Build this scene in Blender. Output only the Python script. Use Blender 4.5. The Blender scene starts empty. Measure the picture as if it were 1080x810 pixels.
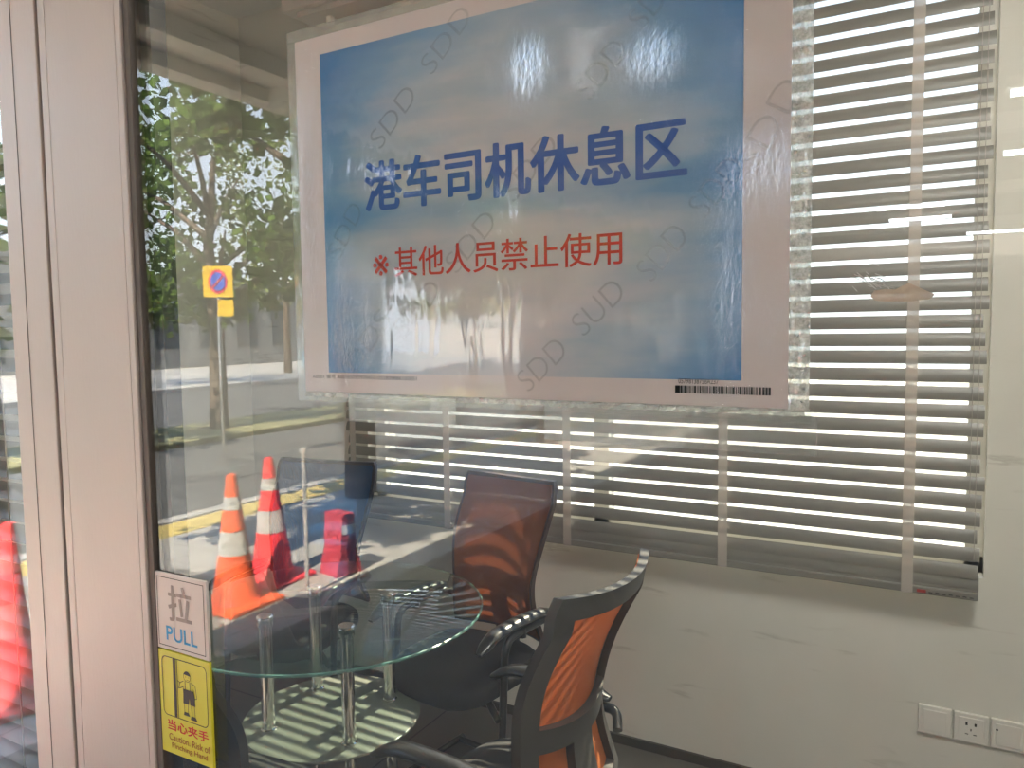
import bpy, bmesh, math, random
from mathutils import Vector, Matrix
R = math.radians
random.seed(7)
SC = bpy.context.scene
COL = SC.collection

# ------------------------------------------------------------------ camera, sky, sun, exposure
H, D = 1.6, .503
yaw, pitch, roll = R(29.4), R(-4.0), R(.77)
f = Vector((-math.sin(yaw)*math.cos(pitch), math.cos(yaw)*math.cos(pitch), math.sin(pitch)))
r0 = f.cross(Vector((0, 0, 1))).normalized(); u0 = r0.cross(f)
rr = r0*math.cos(roll) - u0*math.sin(roll); uu = u0*math.cos(roll) + r0*math.sin(roll)
cd = bpy.data.cameras.new('camera'); cam = bpy.data.objects.new('camera', cd); COL.objects.link(cam)
M = Matrix((rr, uu, -f)).transposed().to_4x4(); M.translation = Vector((0, -D, H)); cam.matrix_world = M
cd.sensor_width = 36; cd.lens = 36*810/1080; cd.clip_start = .02; cd.clip_end = 300
SC.camera = cam

SUN_DIR = Vector((.06, .62, .70)).normalized()     # towards the sun
sd = bpy.data.lights.new('sun', 'SUN'); sd.energy = 52; sd.angle = R(.53); sd.color = (1, .90, .74)
so = bpy.data.objects.new('sun', sd); COL.objects.link(so)
so.rotation_euler = SUN_DIR.to_track_quat('Z', 'Y').to_euler(); so.location = (-5, 6, 9)
w = bpy.data.worlds.new('sky'); SC.world = w; w.use_nodes = True
wn = w.node_tree.nodes; wl = w.node_tree.links; wn.clear()
tc = wn.new('ShaderNodeTexCoord'); sx = wn.new('ShaderNodeSeparateXYZ'); cr = wn.new('ShaderNodeValToRGB')
bg = wn.new('ShaderNodeBackground'); wo = wn.new('ShaderNodeOutputWorld')
wl.new(tc.outputs['Generated'], sx.inputs[0]); wl.new(sx.outputs[2], cr.inputs[0]); wl.new(cr.outputs[0], bg.inputs[0]); wl.new(bg.outputs[0], wo.inputs[0])
cr.color_ramp.elements[0].position = .0; cr.color_ramp.elements[0].color = (.86, .93, 1, 1)
cr.color_ramp.elements[1].position = .8; cr.color_ramp.elements[1].color = (.30, .52, .95, 1)
bg.inputs[1].default_value = 6.0
TUBE = 18.0
SC.view_settings.view_transform = 'Standard'; SC.view_settings.look = 'None'
SC.view_settings.gamma = 1; SC.view_settings.use_curve_mapping = False
SC.view_settings.exposure = 0.5
SC.cycles.transparent_max_bounces = 48; SC.cycles.max_bounces = 10; SC.cycles.transmission_bounces = 6
SC.cycles.sample_clamp_indirect = 6
SC.cycles.caustics_reflective = False; SC.cycles.caustics_refractive = False

# ------------------------------------------------------------------ materials
class NT:
    def __init__(s, name):
        s.m = bpy.data.materials.new(name); s.m.use_nodes = True; s.n = s.m.node_tree.nodes; s.l = s.m.node_tree.links; s.n.clear()
        s.out = s.n.new('ShaderNodeOutputMaterial')
    def N(s, t, **k):
        n = s.n.new('ShaderNode'+t)
        for a, b in k.items():
            if a.startswith('i_'):
                n.inputs[int(a[2:]) if a[2:].isdigit() else a[2:].replace('_', ' ')].default_value = b
            else: setattr(n, a, b)
        return n
    def L(s, a, b): s.l.new(a, b)
    def math(s, op, a, b=None, clamp=False):
        n = s.N('Math', operation=op); n.use_clamp = clamp
        for i, v in enumerate((a, b)):
            if v is None: continue
            if isinstance(v, (int, float)): n.inputs[i].default_value = v
            else: s.L(v, n.inputs[i])
        return n.outputs[0]
    def ramp(s, fac, pts):
        n = s.N('ValToRGB'); e = n.color_ramp.elements
        while len(e) < len(pts): e.new(.5)
        for q, (p, c) in zip(e, pts): q.position = p; q.color = (c if len(c) == 4 else (*c, 1))
        s.L(fac, n.inputs[0]); return n.outputs[0]
    def coord(s, scale=(1, 1, 1), rot=(0, 0, 0), which='Object'):
        t = s.N('TexCoord'); m = s.N('Mapping'); m.inputs['Scale'].default_value = scale; m.inputs['Rotation'].default_value = rot
        s.L(t.outputs[which], m.inputs[0]); return m.outputs[0]
    def noise(s, vec, scale, detail=4, rough=.55):
        n = s.N('TexNoise'); n.inputs['Scale'].default_value = scale; n.inputs['Detail'].default_value = detail; n.inputs['Roughness'].default_value = rough
        s.L(vec, n.inputs['Vector']); return n.outputs[0]

def mat(name, col, rough=.5, metal=0, var=.0, vscale=8, bump=0, bscale=60, stretch=(1, 1, 1), spec=.5, trans=0, emit=0):
    t = NT(name); b = t.N('BsdfPrincipled'); b.inputs['Roughness'].default_value = rough; b.inputs['Metallic'].default_value = metal
    b.inputs['Specular IOR Level'].default_value = spec
    v = t.coord(stretch)
    if var:
        n = t.noise(v, vscale)
        c = t.ramp(n, [(.3, tuple(x*(1-var) for x in col)), (.7, tuple(min(1, x*(1+var)) for x in col))]); t.L(c, b.inputs['Base Color'])
    else: b.inputs['Base Color'].default_value = (*col, 1)
    if bump:
        n2 = t.noise(v, bscale); bp = t.N('Bump'); bp.inputs['Strength'].default_value = bump; bp.inputs['Distance'].default_value = .002
        t.L(n2, bp.inputs['Height']); t.L(bp.outputs[0], b.inputs['Normal'])
    if emit:
        b.inputs['Emission Color'].default_value = (*col, 1); b.inputs['Emission Strength'].default_value = emit
    s = b.outputs[0]
    if trans:
        tr = t.N('BsdfTransparent'); mx = t.N('MixShader'); mx.inputs[0].default_value = trans; t.L(s, mx.inputs[1]); t.L(tr.outputs[0], mx.inputs[2]); s = mx.outputs[0]
    t.L(s, t.out.inputs[0]); return t.m

def glass(name, tint=(1, 1, 1), f0=.045, rough=.0, wave=0, wscale=3, haze=0, hazecol=(.8, .8, .8), hscale=30):
    """clear sheet: reflects by angle, lets the rest through"""
    t = NT(name); g = t.N('NewGeometry'); d = t.N('VectorMath', operation='DOT_PRODUCT')
    t.L(g.outputs['Incoming'], d.inputs[0]); t.L(g.outputs['Normal'], d.inputs[1])
    a = t.math('ABSOLUTE', d.outputs['Value']); a = t.math('SUBTRACT', 1.0, a, True); p = t.math('POWER', a, 5.0)
    fr = t.math('MULTIPLY', p, 1-f0); fr = t.math('ADD', fr, f0, True)
    tr = t.N('BsdfTransparent'); tr.inputs[0].default_value = (*tint, 1)
    gl = t.N('BsdfGlossy'); gl.inputs['Roughness'].default_value = rough
    if wave:
        v = t.coord((1, 1, .35)); n = t.noise(v, wscale, 1.5); bp = t.N('Bump'); bp.inputs['Strength'].default_value = 1; bp.inputs['Distance'].default_value = wave
        t.L(n, bp.inputs['Height']); t.L(bp.outputs[0], gl.inputs['Normal'])
    mx = t.N('MixShader'); t.L(fr, mx.inputs[0]); s = tr.outputs[0]
    if haze:
        df = t.N('BsdfDiffuse'); df.inputs[0].default_value = (*hazecol, 1)
        n = t.noise(t.coord((1, 1, 1)), hscale, 6, .7); k = t.ramp(n, [(.3, (haze*.4,)*3), (.75, (min(1, haze*1.6),)*3)])
        m2 = t.N('MixShader'); t.L(k, m2.inputs[0]); t.L(s, m2.inputs[1]); t.L(df.outputs[0], m2.inputs[2]); s = m2.outputs[0]
    t.L(s, mx.inputs[1]); t.L(gl.outputs[0], mx.inputs[2]); t.L(mx.outputs[0], t.out.inputs[0]); return t.m

M_alu = mat('painted_aluminium', (.48, .405, .37), .42, 0, .06, 3, .15, 300, (1, 1, .2))
M_alu_in = mat('inner_rail', (.50, .42, .38), .5)
M_gasket = mat('brown_rubber_gasket', (.10, .078, .066), .6)
M_black = mat('black_rubber_gap_shade', (.008, .008, .009), .5)
M_wall = None
def wall_mat():
    t = NT('scuffed_plaster'); b = t.N('BsdfPrincipled'); b.inputs['Roughness'].default_value = .7
    v = t.coord((1, 1, 1)); n1 = t.noise(v, 1.6, 5); c1 = t.ramp(n1, [(.3, (.60, .585, .53)), (.7, (.68, .665, .61))])
    v2 = t.coord((1.2, 1, 9)); n2 = t.noise(v2, 2.2, 7, .6); k = t.ramp(n2, [(.62, (0, 0, 0)), (.70, (.5, .5, .5)), (.72, (0, 0, 0))])
    mx = t.N('Mix', data_type='RGBA'); t.L(k, mx.inputs[0]); t.L(c1, mx.inputs[6]); mx.inputs[7].default_value = (.35, .31, .27, 1)
    t.L(mx.outputs[2], b.inputs['Base Color'])
    bp = t.N('Bump'); bp.inputs['Strength'].default_value = .25; bp.inputs['Distance'].default_value = .004; t.L(t.noise(v, 9, 6), bp.inputs['Height']); t.L(bp.outputs[0], b.inputs['Normal'])
    t.L(b.outputs[0], t.out.inputs[0]); return t.m
M_wall = wall_mat()
M_ceil = mat('ceiling_paint', (.62, .61, .57), .8)
M_base = mat('dark_baseboard', (.05, .045, .04), .4)
def tiles(name, c1, c2, gap, sx_, sy_, rough=.4, msize=.01, off=0):
    t = NT(name); b = t.N('BsdfPrincipled'); b.inputs['Roughness'].default_value = rough
    br = t.N('TexBrick'); br.offset = off; br.inputs['Scale'].default_value = 1; br.inputs['Mortar Size'].default_value = msize
    br.inputs['Brick Width'].default_value = sx_; br.inputs['Row Height'].default_value = sy_
    br.inputs['Color1'].default_value = (*c1, 1); br.inputs['Color2'].default_value = (*c2, 1); br.inputs['Mortar'].default_value = (*gap, 1)
    v = t.coord(); t.L(v, br.inputs['Vector']); n = t.noise(v, 3, 6); mx = t.N('Mix', data_type='RGBA', blend_type='MULTIPLY'); mx.inputs[0].default_value = .6
    t.L(br.outputs[0], mx.inputs[6]); t.L(t.ramp(n, [(.3, (.75, .75, .75)), (.7, (1, 1, 1))]), mx.inputs[7]); t.L(mx.outputs[2], b.inputs['Base Color'])
    t.L(b.outputs[0], t.out.inputs[0]); return t.m
M_floor = tiles('dark_floor_tile', (.13, .12, .105), (.11, .10, .09), (.04, .04, .04), .6, .6, .35, .004)
M_pave = tiles('pale_paving', (.50, .47, .42), (.44, .42, .38), (.25, .23, .2), .6, .3, .8, .008, .5)
M_road = mat('asphalt', (.075, .075, .072), .85, 0, .3, 2, .3, 30)
M_kerb = mat('kerb_stone', (.42, .40, .36), .8, 0, .1)
M_yellow = mat('yellow_road_paint', (.66, .50, .16), .6, 0, .2, 5)
M_grey = mat('grey_render', (.22, .22, .21), .8, 0, .1, 1)
M_conc = mat('canopy_paint', (.46, .45, .41), .7, 0, .08, 2)
M_beam = mat('canopy_beam_paint', (.78, .76, .70), .6)
M_pane = glass('door_glass', (.955, .965, .955), .055, 0,   .0006, 2.2, .012, (.75, .74, .68), 8)
M_pane2 = glass('side_glass', (.95, .965, .96), .055, 0, .0016, 4)
M_winpane = glass('tinted_window_glass', (.55, .55, .53), .05)
M_slat = mat('grey_blind_slat', (.185, .178, .16), .38)
M_tape = mat('beige_ladder_tape', (.52, .47, .43), .7, trans=.35)
M_white = mat('white_plastic', (.68, .66, .61), .4)
M_dark = mat('charcoal_plastic', (.055, .052, .048), .38, 0, .05, 4)
M_black_pl = mat('black_plastic', (.018, .018, .018), .3)
M_cushion = mat('black_woven_fabric', (.013, .012, .012), .8, 0, .2, 200, .5, 400)
M_chrome = mat('polished_steel', (.78, .77, .75), .12, 1)
M_hole = mat('socket_hole', (.01, .01, .01), .8)

def meshfab(name, col, tr, sx=900):
    t = NT(name); b = t.N('BsdfPrincipled'); b.inputs['Roughness'].default_value = .65; b.inputs['Base Color'].default_value = (*col, 1)
    tl = t.N('BsdfTranslucent'); tl.inputs[0].default_value = (*col, 1); m1 = t.N('MixShader'); m1.inputs[0].default_value = .45
    t.L(b.outputs[0], m1.inputs[1]); t.L(tl.outputs[0], m1.inputs[2])
    tp = t.N('BsdfTransparent'); m2 = t.N('MixShader')
    wv = t.N('TexWave', wave_type='BANDS', bands_direction='X'); wv.inputs['Scale'].default_value = 60; wv.inputs['Distortion'].default_value = 2.5; wv.inputs['Detail'].default_value = 1
    t.L(t.coord((1, .4, .25)), wv.inputs[0]); k = t.ramp(wv.outputs[0], [(.2, (tr*.7,)*3), (.8, (tr*1.3,)*3)])
    t.L(k, m2.inputs[0]); t.L(m1.outputs[0], m2.inputs[1]); t.L(tp.outputs[0], m2.inputs[2]); t.L(m2.outputs[0], t.out.inputs[0]); return t.m
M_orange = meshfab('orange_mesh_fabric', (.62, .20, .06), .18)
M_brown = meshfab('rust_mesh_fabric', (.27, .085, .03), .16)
M_blue = meshfab('blue_mesh_fabric', (.03, .12, .30), .35)
M_navy = mat('navy_plastic', (.006, .01, .028), .4)
M_blackmesh = meshfab('black_mesh_fabric', (.012, .012, .014), .03)
M_rustfr = mat('dark_rust_plastic', (.05, .022, .014), .4)

# ------------------------------------------------------------------ mesh helpers
class MB:
    def __init__(s): s.bm = bmesh.new()
    def box(s, x0, y0, z0, x1, y1, z1, bev=0, seg=2):
        vs = [s.bm.verts.new(p) for p in ((x0,y0,z0),(x1,y0,z0),(x1,y1,z0),(x0,y1,z0),(x0,y0,z1),(x1,y0,z1),(x1,y1,z1),(x0,y1,z1))]
        fs = [s.bm.faces.new([vs[i] for i in q]) for q in ((3,2,1,0),(4,5,6,7),(0,1,5,4),(1,2,6,5),(2,3,7,6),(3,0,4,7))]
        if bev:
            es = list({e for f_ in fs for e in f_.edges}); bmesh.ops.bevel(s.bm, geom=es, offset=bev, segments=seg, affect='EDGES', profile=.5)
        return s
    def prism(s, pts, axis, a, b):
        """pts 2D polygon extruded along axis from a to b"""
        def P(p, h): return {'x': (h, p[0], p[1]), 'y': (p[0], h, p[1]), 'z': (p[0], p[1], h)}[axis]
        A = [s.bm.verts.new(P(p, a)) for p in pts]; B = [s.bm.verts.new(P(p, b)) for p in pts]; n = len(pts)
        s.bm.faces.new(A); s.bm.faces.new(B[::-1])
        for i in range(n): s.bm.faces.new((A[i], B[i], B[(i+1) % n], A[(i+1) % n]))
        return s
    def lathe(s, prof, c=(0, 0, 0), n=24, ax='z'):
        rings = []
        for (r_, z) in prof:
            ring = []
            for i in range(n):
                a = 2*math.pi*i/n; q = (r_*math.cos(a), r_*math.sin(a), z)
                if ax == 'y': q = (q[0], q[2], q[1])
                if ax == 'x': q = (q[2], q[0], q[1])
                ring.append(s.bm.verts.new((c[0]+q[0], c[1]+q[1], c[2]+q[2])))
            rings.append(ring)
        for a, b in zip(rings, rings[1:]):
            for i in range(n): s.bm.faces.new((a[i], a[(i+1) % n], b[(i+1) % n], b[i]))
        s.bm.faces.new(rings[0][::-1]); s.bm.faces.new(rings[-1]); return s
    def tube(s, pts, r_, n=10, flat=1.0):
        pts = [Vector(p) for p in pts]; rings = []; up = None
        for i, p in enumerate(pts):
            d = (pts[min(i+1, len(pts)-1)] - pts[max(i-1, 0)]).normalized()
            if up is None: up = Vector((0, 0, 1)) if abs(d.z) < .9 else Vector((1, 0, 0))
            a = d.cross(up).normalized(); b = a.cross(d).normalized(); up = b
            rad = r_[i] if isinstance(r_, (list, tuple)) else r_
            rings.append([s.bm.verts.new(p + (a*math.cos(t)*rad + b*math.sin(t)*rad*flat)) for t in (2*math.pi*k/n for k in range(n))])
        for a, b in zip(rings, rings[1:]):
            for i in range(n): s.bm.faces.new((a[i], a[(i+1) % n], b[(i+1) % n], b[i]))
        s.bm.faces.new(rings[0][::-1]); s.bm.faces.new(rings[-1]); return s
    def build(s, name, m, parent=None, smooth=False, kind=None, label=None, loc=None):
        bmesh.ops.recalc_face_normals(s.bm, faces=s.bm.faces[:])
        me = bpy.data.meshes.new(name); s.bm.to_mesh(me); s.bm.free(); me.materials.append(m)
        if smooth:
            for p in me.polygons: p.use_smooth = True
            me.set_sharp_from_angle(angle=R(38))
        o = bpy.data.objects.new(name, me); COL.objects.link(o); o.parent = parent
        if loc: o.location = loc
        if kind: o['kind'] = kind
        if label: o['label'] = label
        return o
def bend(pts, rad, n=6):
    """round the corners of a polyline"""
    pts = [Vector(p) for p in pts]; out = [pts[0]]
    for a, b, c in zip(pts, pts[1:], pts[2:]):
        d1 = (a-b); d2 = (c-b); r1 = min(rad, d1.length*.45, d2.length*.45); p = b+d1.normalized()*r1; q = b+d2.normalized()*r1
        for i in range(n+1):
            t = i/n; out.append(p*(1-t)**2 + b*2*t*(1-t) + q*t*t)
    out.append(pts[-1]); return out
def tag(o, label, cat, group=None, kind=None):
    o['label'] = label; o['category'] = cat
    if group: o['group'] = group
    if kind: o['kind'] = kind
    return o
def empty(name, loc=(0, 0, 0), rz=0):
    o = bpy.data.objects.new(name, None); COL.objects.link(o); o.location = loc; o.rotation_euler.z = R(rz); o.empty_display_size = .1; return o
def struct(mb, name, m, parent=None): return mb.build(name, m, parent, kind=None if parent else 'structure')
def copy_tree(o, parent=None):
    c = o.copy(); COL.objects.link(c); c.parent = parent
    for ch in list(o.children): copy_tree(ch, c)
    return c
def ink(name, body, x0, z0, x1, z1, y, m, parent, bold=0, rot=0, dup=0):
    """lettering laid on a plane facing the street, fitted into a box (before rotation)"""
    cu = bpy.data.curves.new(name, 'FONT'); cu.body = body; cu.size = 1; cu.offset = bold; cu.extrude = 0; cu.resolution_u = 6
    t = bpy.data.objects.new(name+'_curve', cu); COL.objects.link(t)
    bpy.context.view_layer.update()
    me = bpy.data.meshes.new_from_object(t.evaluated_get(bpy.context.evaluated_depsgraph_get()))
    bpy.data.objects.remove(t); bpy.data.curves.remove(cu)
    xs = [v.co.x for v in me.vertices]; ys = [v.co.y for v in me.vertices]; a, b, c, d = min(xs), max(xs), min(ys), max(ys)
    cx, cz = (x0+x1)/2, (z0+z1)/2
    for v in me.vertices:
        X = x0+(v.co.x-a)/(b-a)*(x1-x0)-cx; Z = z0+(v.co.y-c)/(d-c)*(z1-z0)-cz
        v.co = (cx+X*math.cos(rot)-Z*math.sin(rot), y, cz+X*math.sin(rot)+Z*math.cos(rot))
    if dup:
        bm = bmesh.new(); bm.from_mesh(me); base = bm.faces[:]
        for k, (dx, dz) in enumerate(((dup, 0), (-dup, 0), (0, dup*.6), (0, -dup*.6), (dup*.7, dup*.5), (-dup*.7, -dup*.5), (dup*.7, -dup*.5), (-dup*.7, dup*.5))):
            g = bmesh.ops.duplicate(bm, geom=base)['geom']; bmesh.ops.translate(bm, verts=[q for q in g if isinstance(q, bmesh.types.BMVert)], vec=(dx, -.000004*(k+1), dz))
        bm.to_mesh(me); bm.free()
    me.name = name; me.materials.clear(); me.materials.append(m)
    o = bpy.data.objects.new(name, me); COL.objects.link(o); o.parent = parent; return o
def flat(name, polys, y, m, parent):
    """printed shapes on a plane facing the street"""
    bm = bmesh.new()
    for p in polys: bm.faces.new([bm.verts.new((a, y, b)) for a, b in p])
    me = bpy.data.meshes.new(name); bm.to_mesh(me); bm.free(); me.materials.append(m)
    o = bpy.data.objects.new(name, me); COL.objects.link(o); o.parent = parent; return o

# ------------------------------------------------------------------ room shell
XL, XR, YB, ZC = -3.02, 1.7, 2.2, 3.12
struct(MB().box(XL-.15, .0, -.15, XR+.15, YB+.2, 0), 'floor', M_floor)
struct(MB().box(XL-.15, .0, ZC, XR+.15, YB+.2, ZC+.12), 'ceiling', M_ceil)
WX0, WX1, WZ0, WZ1 = -2.28, .12, .825, 2.80
bw = MB(); bw.box(XL, YB, 0, WX0, YB+.2, ZC); bw.box(WX1, YB, 0, XR, YB+.2, ZC); bw.box(WX0, YB, 0, WX1, YB+.2, WZ0); bw.box(WX0, YB, WZ1, WX1, YB+.2, ZC)
struct(bw, 'wall_back', M_wall)
struct(MB().box(XL-.15, .04, 0, XL, YB+.2, ZC), 'wall_left', M_wall)
struct(MB().box(XR, .04, 0, XR+.15, YB+.2, ZC), 'wall_right', M_wall)
struct(MB().box(XL, YB-.012, 0, XR, YB, .035), 'baseboard_back', M_base)
# back window
wf = MB(); fy0, fy1 = YB+.06, YB+.12
wf.box(WX0, fy0, WZ0, WX1, fy1, WZ0+.05).box(WX0, fy0, WZ1-.05, WX1, fy1, WZ1).box(WX0, fy0, WZ0, WX0+.05, fy1, WZ1).box(WX1-.05, fy0, WZ0, WX1, fy1, WZ1).box(-1.19, fy0, WZ0, -1.13, fy1, WZ1)
win = struct(wf, 'window_1', M_white)
MB().box(WX0+.04, YB+.085, WZ0+.04, WX1-.04, YB+.091, WZ1-.04).build('window_pane', M_winpane, win)

# ------------------------------------------------------------------ shop front: door, jamb, side light
GY = -.004
door = empty('door_1', (-.86, 0, 0)); door['kind'] = 'structure'
def atdoor(mb): 
    for v in mb.bm.verts: v.co.x += .86
    return mb
s_ = MB().box(-.857, -.010, .0, -.7155, .030, 2.45, .0015); atdoor(s_).build('door_stile', M_alu, door)
s_ = MB().box(-.7155, -.0078, .12, -.706, .012, 2.38, .001); atdoor(s_).build('glazing_gasket', M_gasket, door)
s_ = MB().box(-.706, .004, .12, -.690, .022, 2.38); atdoor(s_).build('inner_glazing_bead', M_black, door)
s_ = MB().box(.09, -.010, .0, .23, .030, 2.45, .0015); atdoor(s_).build('door_stile', M_alu, door)
s_ = MB().box(-.7155, -.010, 2.36, .09, .030, 2.45, .0015); atdoor(s_).build('top_rail', M_alu, door)
s_ = MB().box(-.7155, -.010, .0, .09, .030, .12, .0015); atdoor(s_).build('bottom_rail', M_alu, door)
s_ = MB().box(-.712, GY, .11, .095, GY+.006, 2.37); atdoor(s_).build('glass_pane', M_pane, door)
s_ = MB().box(-.845, -.0102, .0, -.8435, -.0098, 2.45); atdoor(s_).build('stile_seam', M_alu_in, door)
s_ = MB().box(-.7265, -.0102, .0, -.7255, -.0098, 2.45); atdoor(s_).build('stile_seam', M_alu_in, door)
# jamb between door and side light
jb = struct(MB().box(-.9395, -.010, -.02, -.862, .045, ZC, .0015), 'trim_1', M_alu)
MB().box(-.9085, -.0104, 0, -.9077, -.0098, ZC).build('jamb_seam', M_gasket, jb)
struct(MB().box(-.8618, -.0065, 0, -.8572, .04, 2.5), 'trim_gap_shade', M_black)  # black strip set in the door gap, standing in for its shade
# header above door and right fixed light, all above or beside the view
struct(MB().box(-.862, -.010, 2.455, XR+.15, .045, ZC), 'trim_3', M_alu)
fr = MB(); fr.box(.235, -.01, 0, XR+.15, .045, .1).box(XR+.05, -.01, .1, XR+.15, .045, 2.455).box(.235, -.01, .1, .29, .045, 2.455)
win3 = struct(fr, 'window_3', M_alu); MB().box(.285, GY, .09, XR+.06, GY+.006, 2.46).build('window_pane', M_pane, win3)
fr = MB(); fr.box(XL-.15, -.01, 0, -.94, .045, .1).box(XL-.15, -.01, 2.455, -.94, .045, ZC).box(XL-.15, -.01, .1, XL-.05, .045, 2.455).box(-.975+.03, -.006, .1, -.9395, .045, 2.455)
win2 = struct(fr, 'window_2', M_alu); MB().box(XL-.06, GY, .09, -.9395, GY+.006, 2.46).build('window_pane', M_pane2, win2)

# ------------------------------------------------------------------ venetian blinds
def slat_mesh(length, wdt, tilt, camber=.0035, th=.0006, n=6):
    """a thin cambered slat, street edge up, centred on its own middle"""
    bm = bmesh.new(); up = []; dn = []
    c, s = math.cos(tilt), math.sin(tilt)
    for i in range(n+1):
        a = (i/n-.5); h = camber*(1-4*a*a)
        for lst, e in ((up, th/2), (dn, -th/2)):
            y, z = a*wdt, h+e; Y, Z = y*c - z*s, y*s + z*c
            lst.append([bm.verts.new((X, Y, Z)) for X in (-length/2, length/2)])
    for i in range(n):
        bm.faces.new((up[i][0], up[i][1], up[i+1][1], up[i+1][0])); bm.faces.new((dn[i][0], dn[i+1][0], dn[i+1][1], dn[i][1]))
        for k in (0, 1): bm.faces.new((up[i][k], up[i+1][k], dn[i+1][k], dn[i][k]))
    for i in (0, n): bm.faces.new((up[i][0], dn[i][0], dn[i][1], up[i][1]))
    bmesh.ops.recalc_face_normals(bm, faces=bm.faces[:]); me = bpy.data.meshes.new('slat'); bm.to_mesh(me); bm.free()
    for p in me.polygons: p.use_smooth = True
    me.set_sharp_from_angle(angle=R(50)); return me
BX0, BX1, BY = -2.34, .105, 2.135
bl = empty('venetian_blind', ((BX0+BX1)/2, BY, .78))
tag(bl, 'wide grey venetian blind over the back window behind the table', 'blind')
cx = (BX0+BX1)/2
sm = slat_mesh(BX1-BX0, .0418, R(75)); sm.materials.append(M_slat)
PITCH = .0537; z0 = .8575
zs = [z0+PITCH*i for i in range(38)]
for i, z in enumerate(zs):
    o = bpy.data.objects.new('slat', sm); COL.objects.link(o); o.parent = bl
    o.location = (random.uniform(-.008, .008), random.uniform(-.001, .001), z-.78); o.rotation_euler.x = R(random.uniform(-.7, .7)); o.rotation_euler.y = R(random.uniform(-.05, .05))
for z in (.806, .828):
    o = bpy.data.objects.new('slat', sm); COL.objects.link(o); o.parent = bl; o.location = (0, 0, z-.78)
rail = MB().box(-(BX1-BX0)/2, -.013, -.006, (BX1-BX0)/2, .013, .018, .004).build('bottom_rail', M_slat, bl)
lab = MB().box(1.06, -.0142, .0, 1.085, -.0128, .009).build('rail_label', mat('red_label', (.32, .03, .03), .5), rail, label='small red label at the end of the bottom rail')
M_ink = mat('black_ink', (.02, .02, .02), .6)
for q in range(7): MB().box(1.092+q*.018, -.0138, .001+.0008*(q % 2), 1.102+q*.018, -.0128, .004+.001*((q*3) % 2)).build('label_dash', M_ink, rail)
MB().box(-(BX1-BX0)/2, -.022, 2.10, (BX1-BX0)/2, .03, 2.15, .003).build('headrail', M_white, bl)
for x in (-.085, -.653, -1.244, -1.796, -2.30):
    t_ = MB()
    t_.box(x-cx-.016, -.0158, -.006, x-cx+.016, -.0150, 2.10)
    t_.build('ladder_tape', M_tape, bl)
MB().tube([(.09-cx, -.017, 2.1), (.09-cx, -.018, .12)], .0010, 6).build('lift_cord', M_tape, bl)
MB().tube([(.075-cx, -.017, 2.1), (.075-cx, -.018, .30)], .0010, 6).build('lift_cord', M_tape, bl)
# box above the blind
cb = empty('curtain_box', (-1.2, YB, 2.97)); tag(cb, 'white boxed ledge high on the back wall above the wide blind', 'curtain box')
MB().box(-1.33, -.20, .012, 2.2, 0, .15, .004).build('fascia_board', M_white, cb)
MB().box(-1.27, -.17, -.012, 2.15, 0, .012, .003).build('ledge', M_white, cb)
for x in (-1.14, -.2, .75): MB().box(x-.012, -.115, -.045, x+.012, -.09, .0, .002).build('bracket', M_white, cb)

# blind close behind the side light
b2 = empty('venetian_blind', (-1.55, .045, .2)); tag(b2, 'narrow-slatted venetian blind close behind the glass beside the door frame', 'blind')
sm2 = slat_mesh(1.17, .026, R(38), .002, .0005, 4); sm2.materials.append(M_slat)
for i in range(78):
    o = bpy.data.objects.new('slat', sm2); COL.objects.link(o); o.parent = b2; o.location = (0, 0, .03+.0278*i)
MB().box(-.585, -.012, 0, .585, .012, .02, .003).build('bottom_rail', M_slat, b2)
MB().box(-.585, -.016, 2.19, .585, .014, 2.235, .003).build('headrail', M_white, b2)
for x in (-.45, .0, .50): MB().tube([(x, -.014, 2.2), (x, -.014, .01)], .0009, 5).build('ladder_cord', M_white, b2)

# ------------------------------------------------------------------ wall sockets
def plate(x, z, label, holes):
    e = empty('wall_socket' if holes else 'blank_wall_plate', (x, YB, z)); tag(e, label, 'socket' if holes else 'plate')
    MB().box(-.046, -.011, -.046, .046, 0, .046, .003).build('cover_plate', M_white, e)
    MB().box(-.034, -.0125, -.034, .034, -.009, .034, .0015).build('insert', M_white, e)
    if holes == 5:
        for a, b, c, d in ((-.012, .014, .003, .008), (.012, .014, .003, .008), (0, -.004, .0015, .006), (-.011, -.018, .0045, .002), (.011, -.018, .0045, .002)):
            MB().box(a-c, -.0131, b-d*.6, a+c, -.0122, b+d*.6).build('pin_slot', M_hole, e)
    if holes == 1:
        MB().lathe([(.0035, -.0131), (.0035, -.0122)], (-.03, 0, .014), 12, 'y').build('pin_slot', M_hole, e)
    return e
plate(.000, .350, 'blank white wall plate, nearest the chairs of the three low plates', 0)
plate(.098, .350, 'white five-hole power socket, middle of the three low wall plates', 5)
plate(.196, .350, 'white wall plate with one small dark hole, furthest right at the picture edge', 1)

# unseen fill panel added on the ceiling to brighten the room
M_panel = mat('fill_panel_glow', (1, .97, .90), .5, emit=34)
CL = None
for x in (.30,):
    if CL is None:
        CL = empty('added_fill_panel'); MB().box(-.31, -.31, -.035, .31, .31, 0, .004).build('frame', M_white, CL); MB().box(-.29, -.29, -.04, .29, .29, -.034).build('diffuser', M_panel, CL); o = CL
    else: o = copy_tree(CL)
    o.location = (x, .55, ZC)
    tag(o, 'added square fill light panel on the ceiling, unseen above the picture', 'lamp', 'added fill panels on the ceiling')

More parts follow.
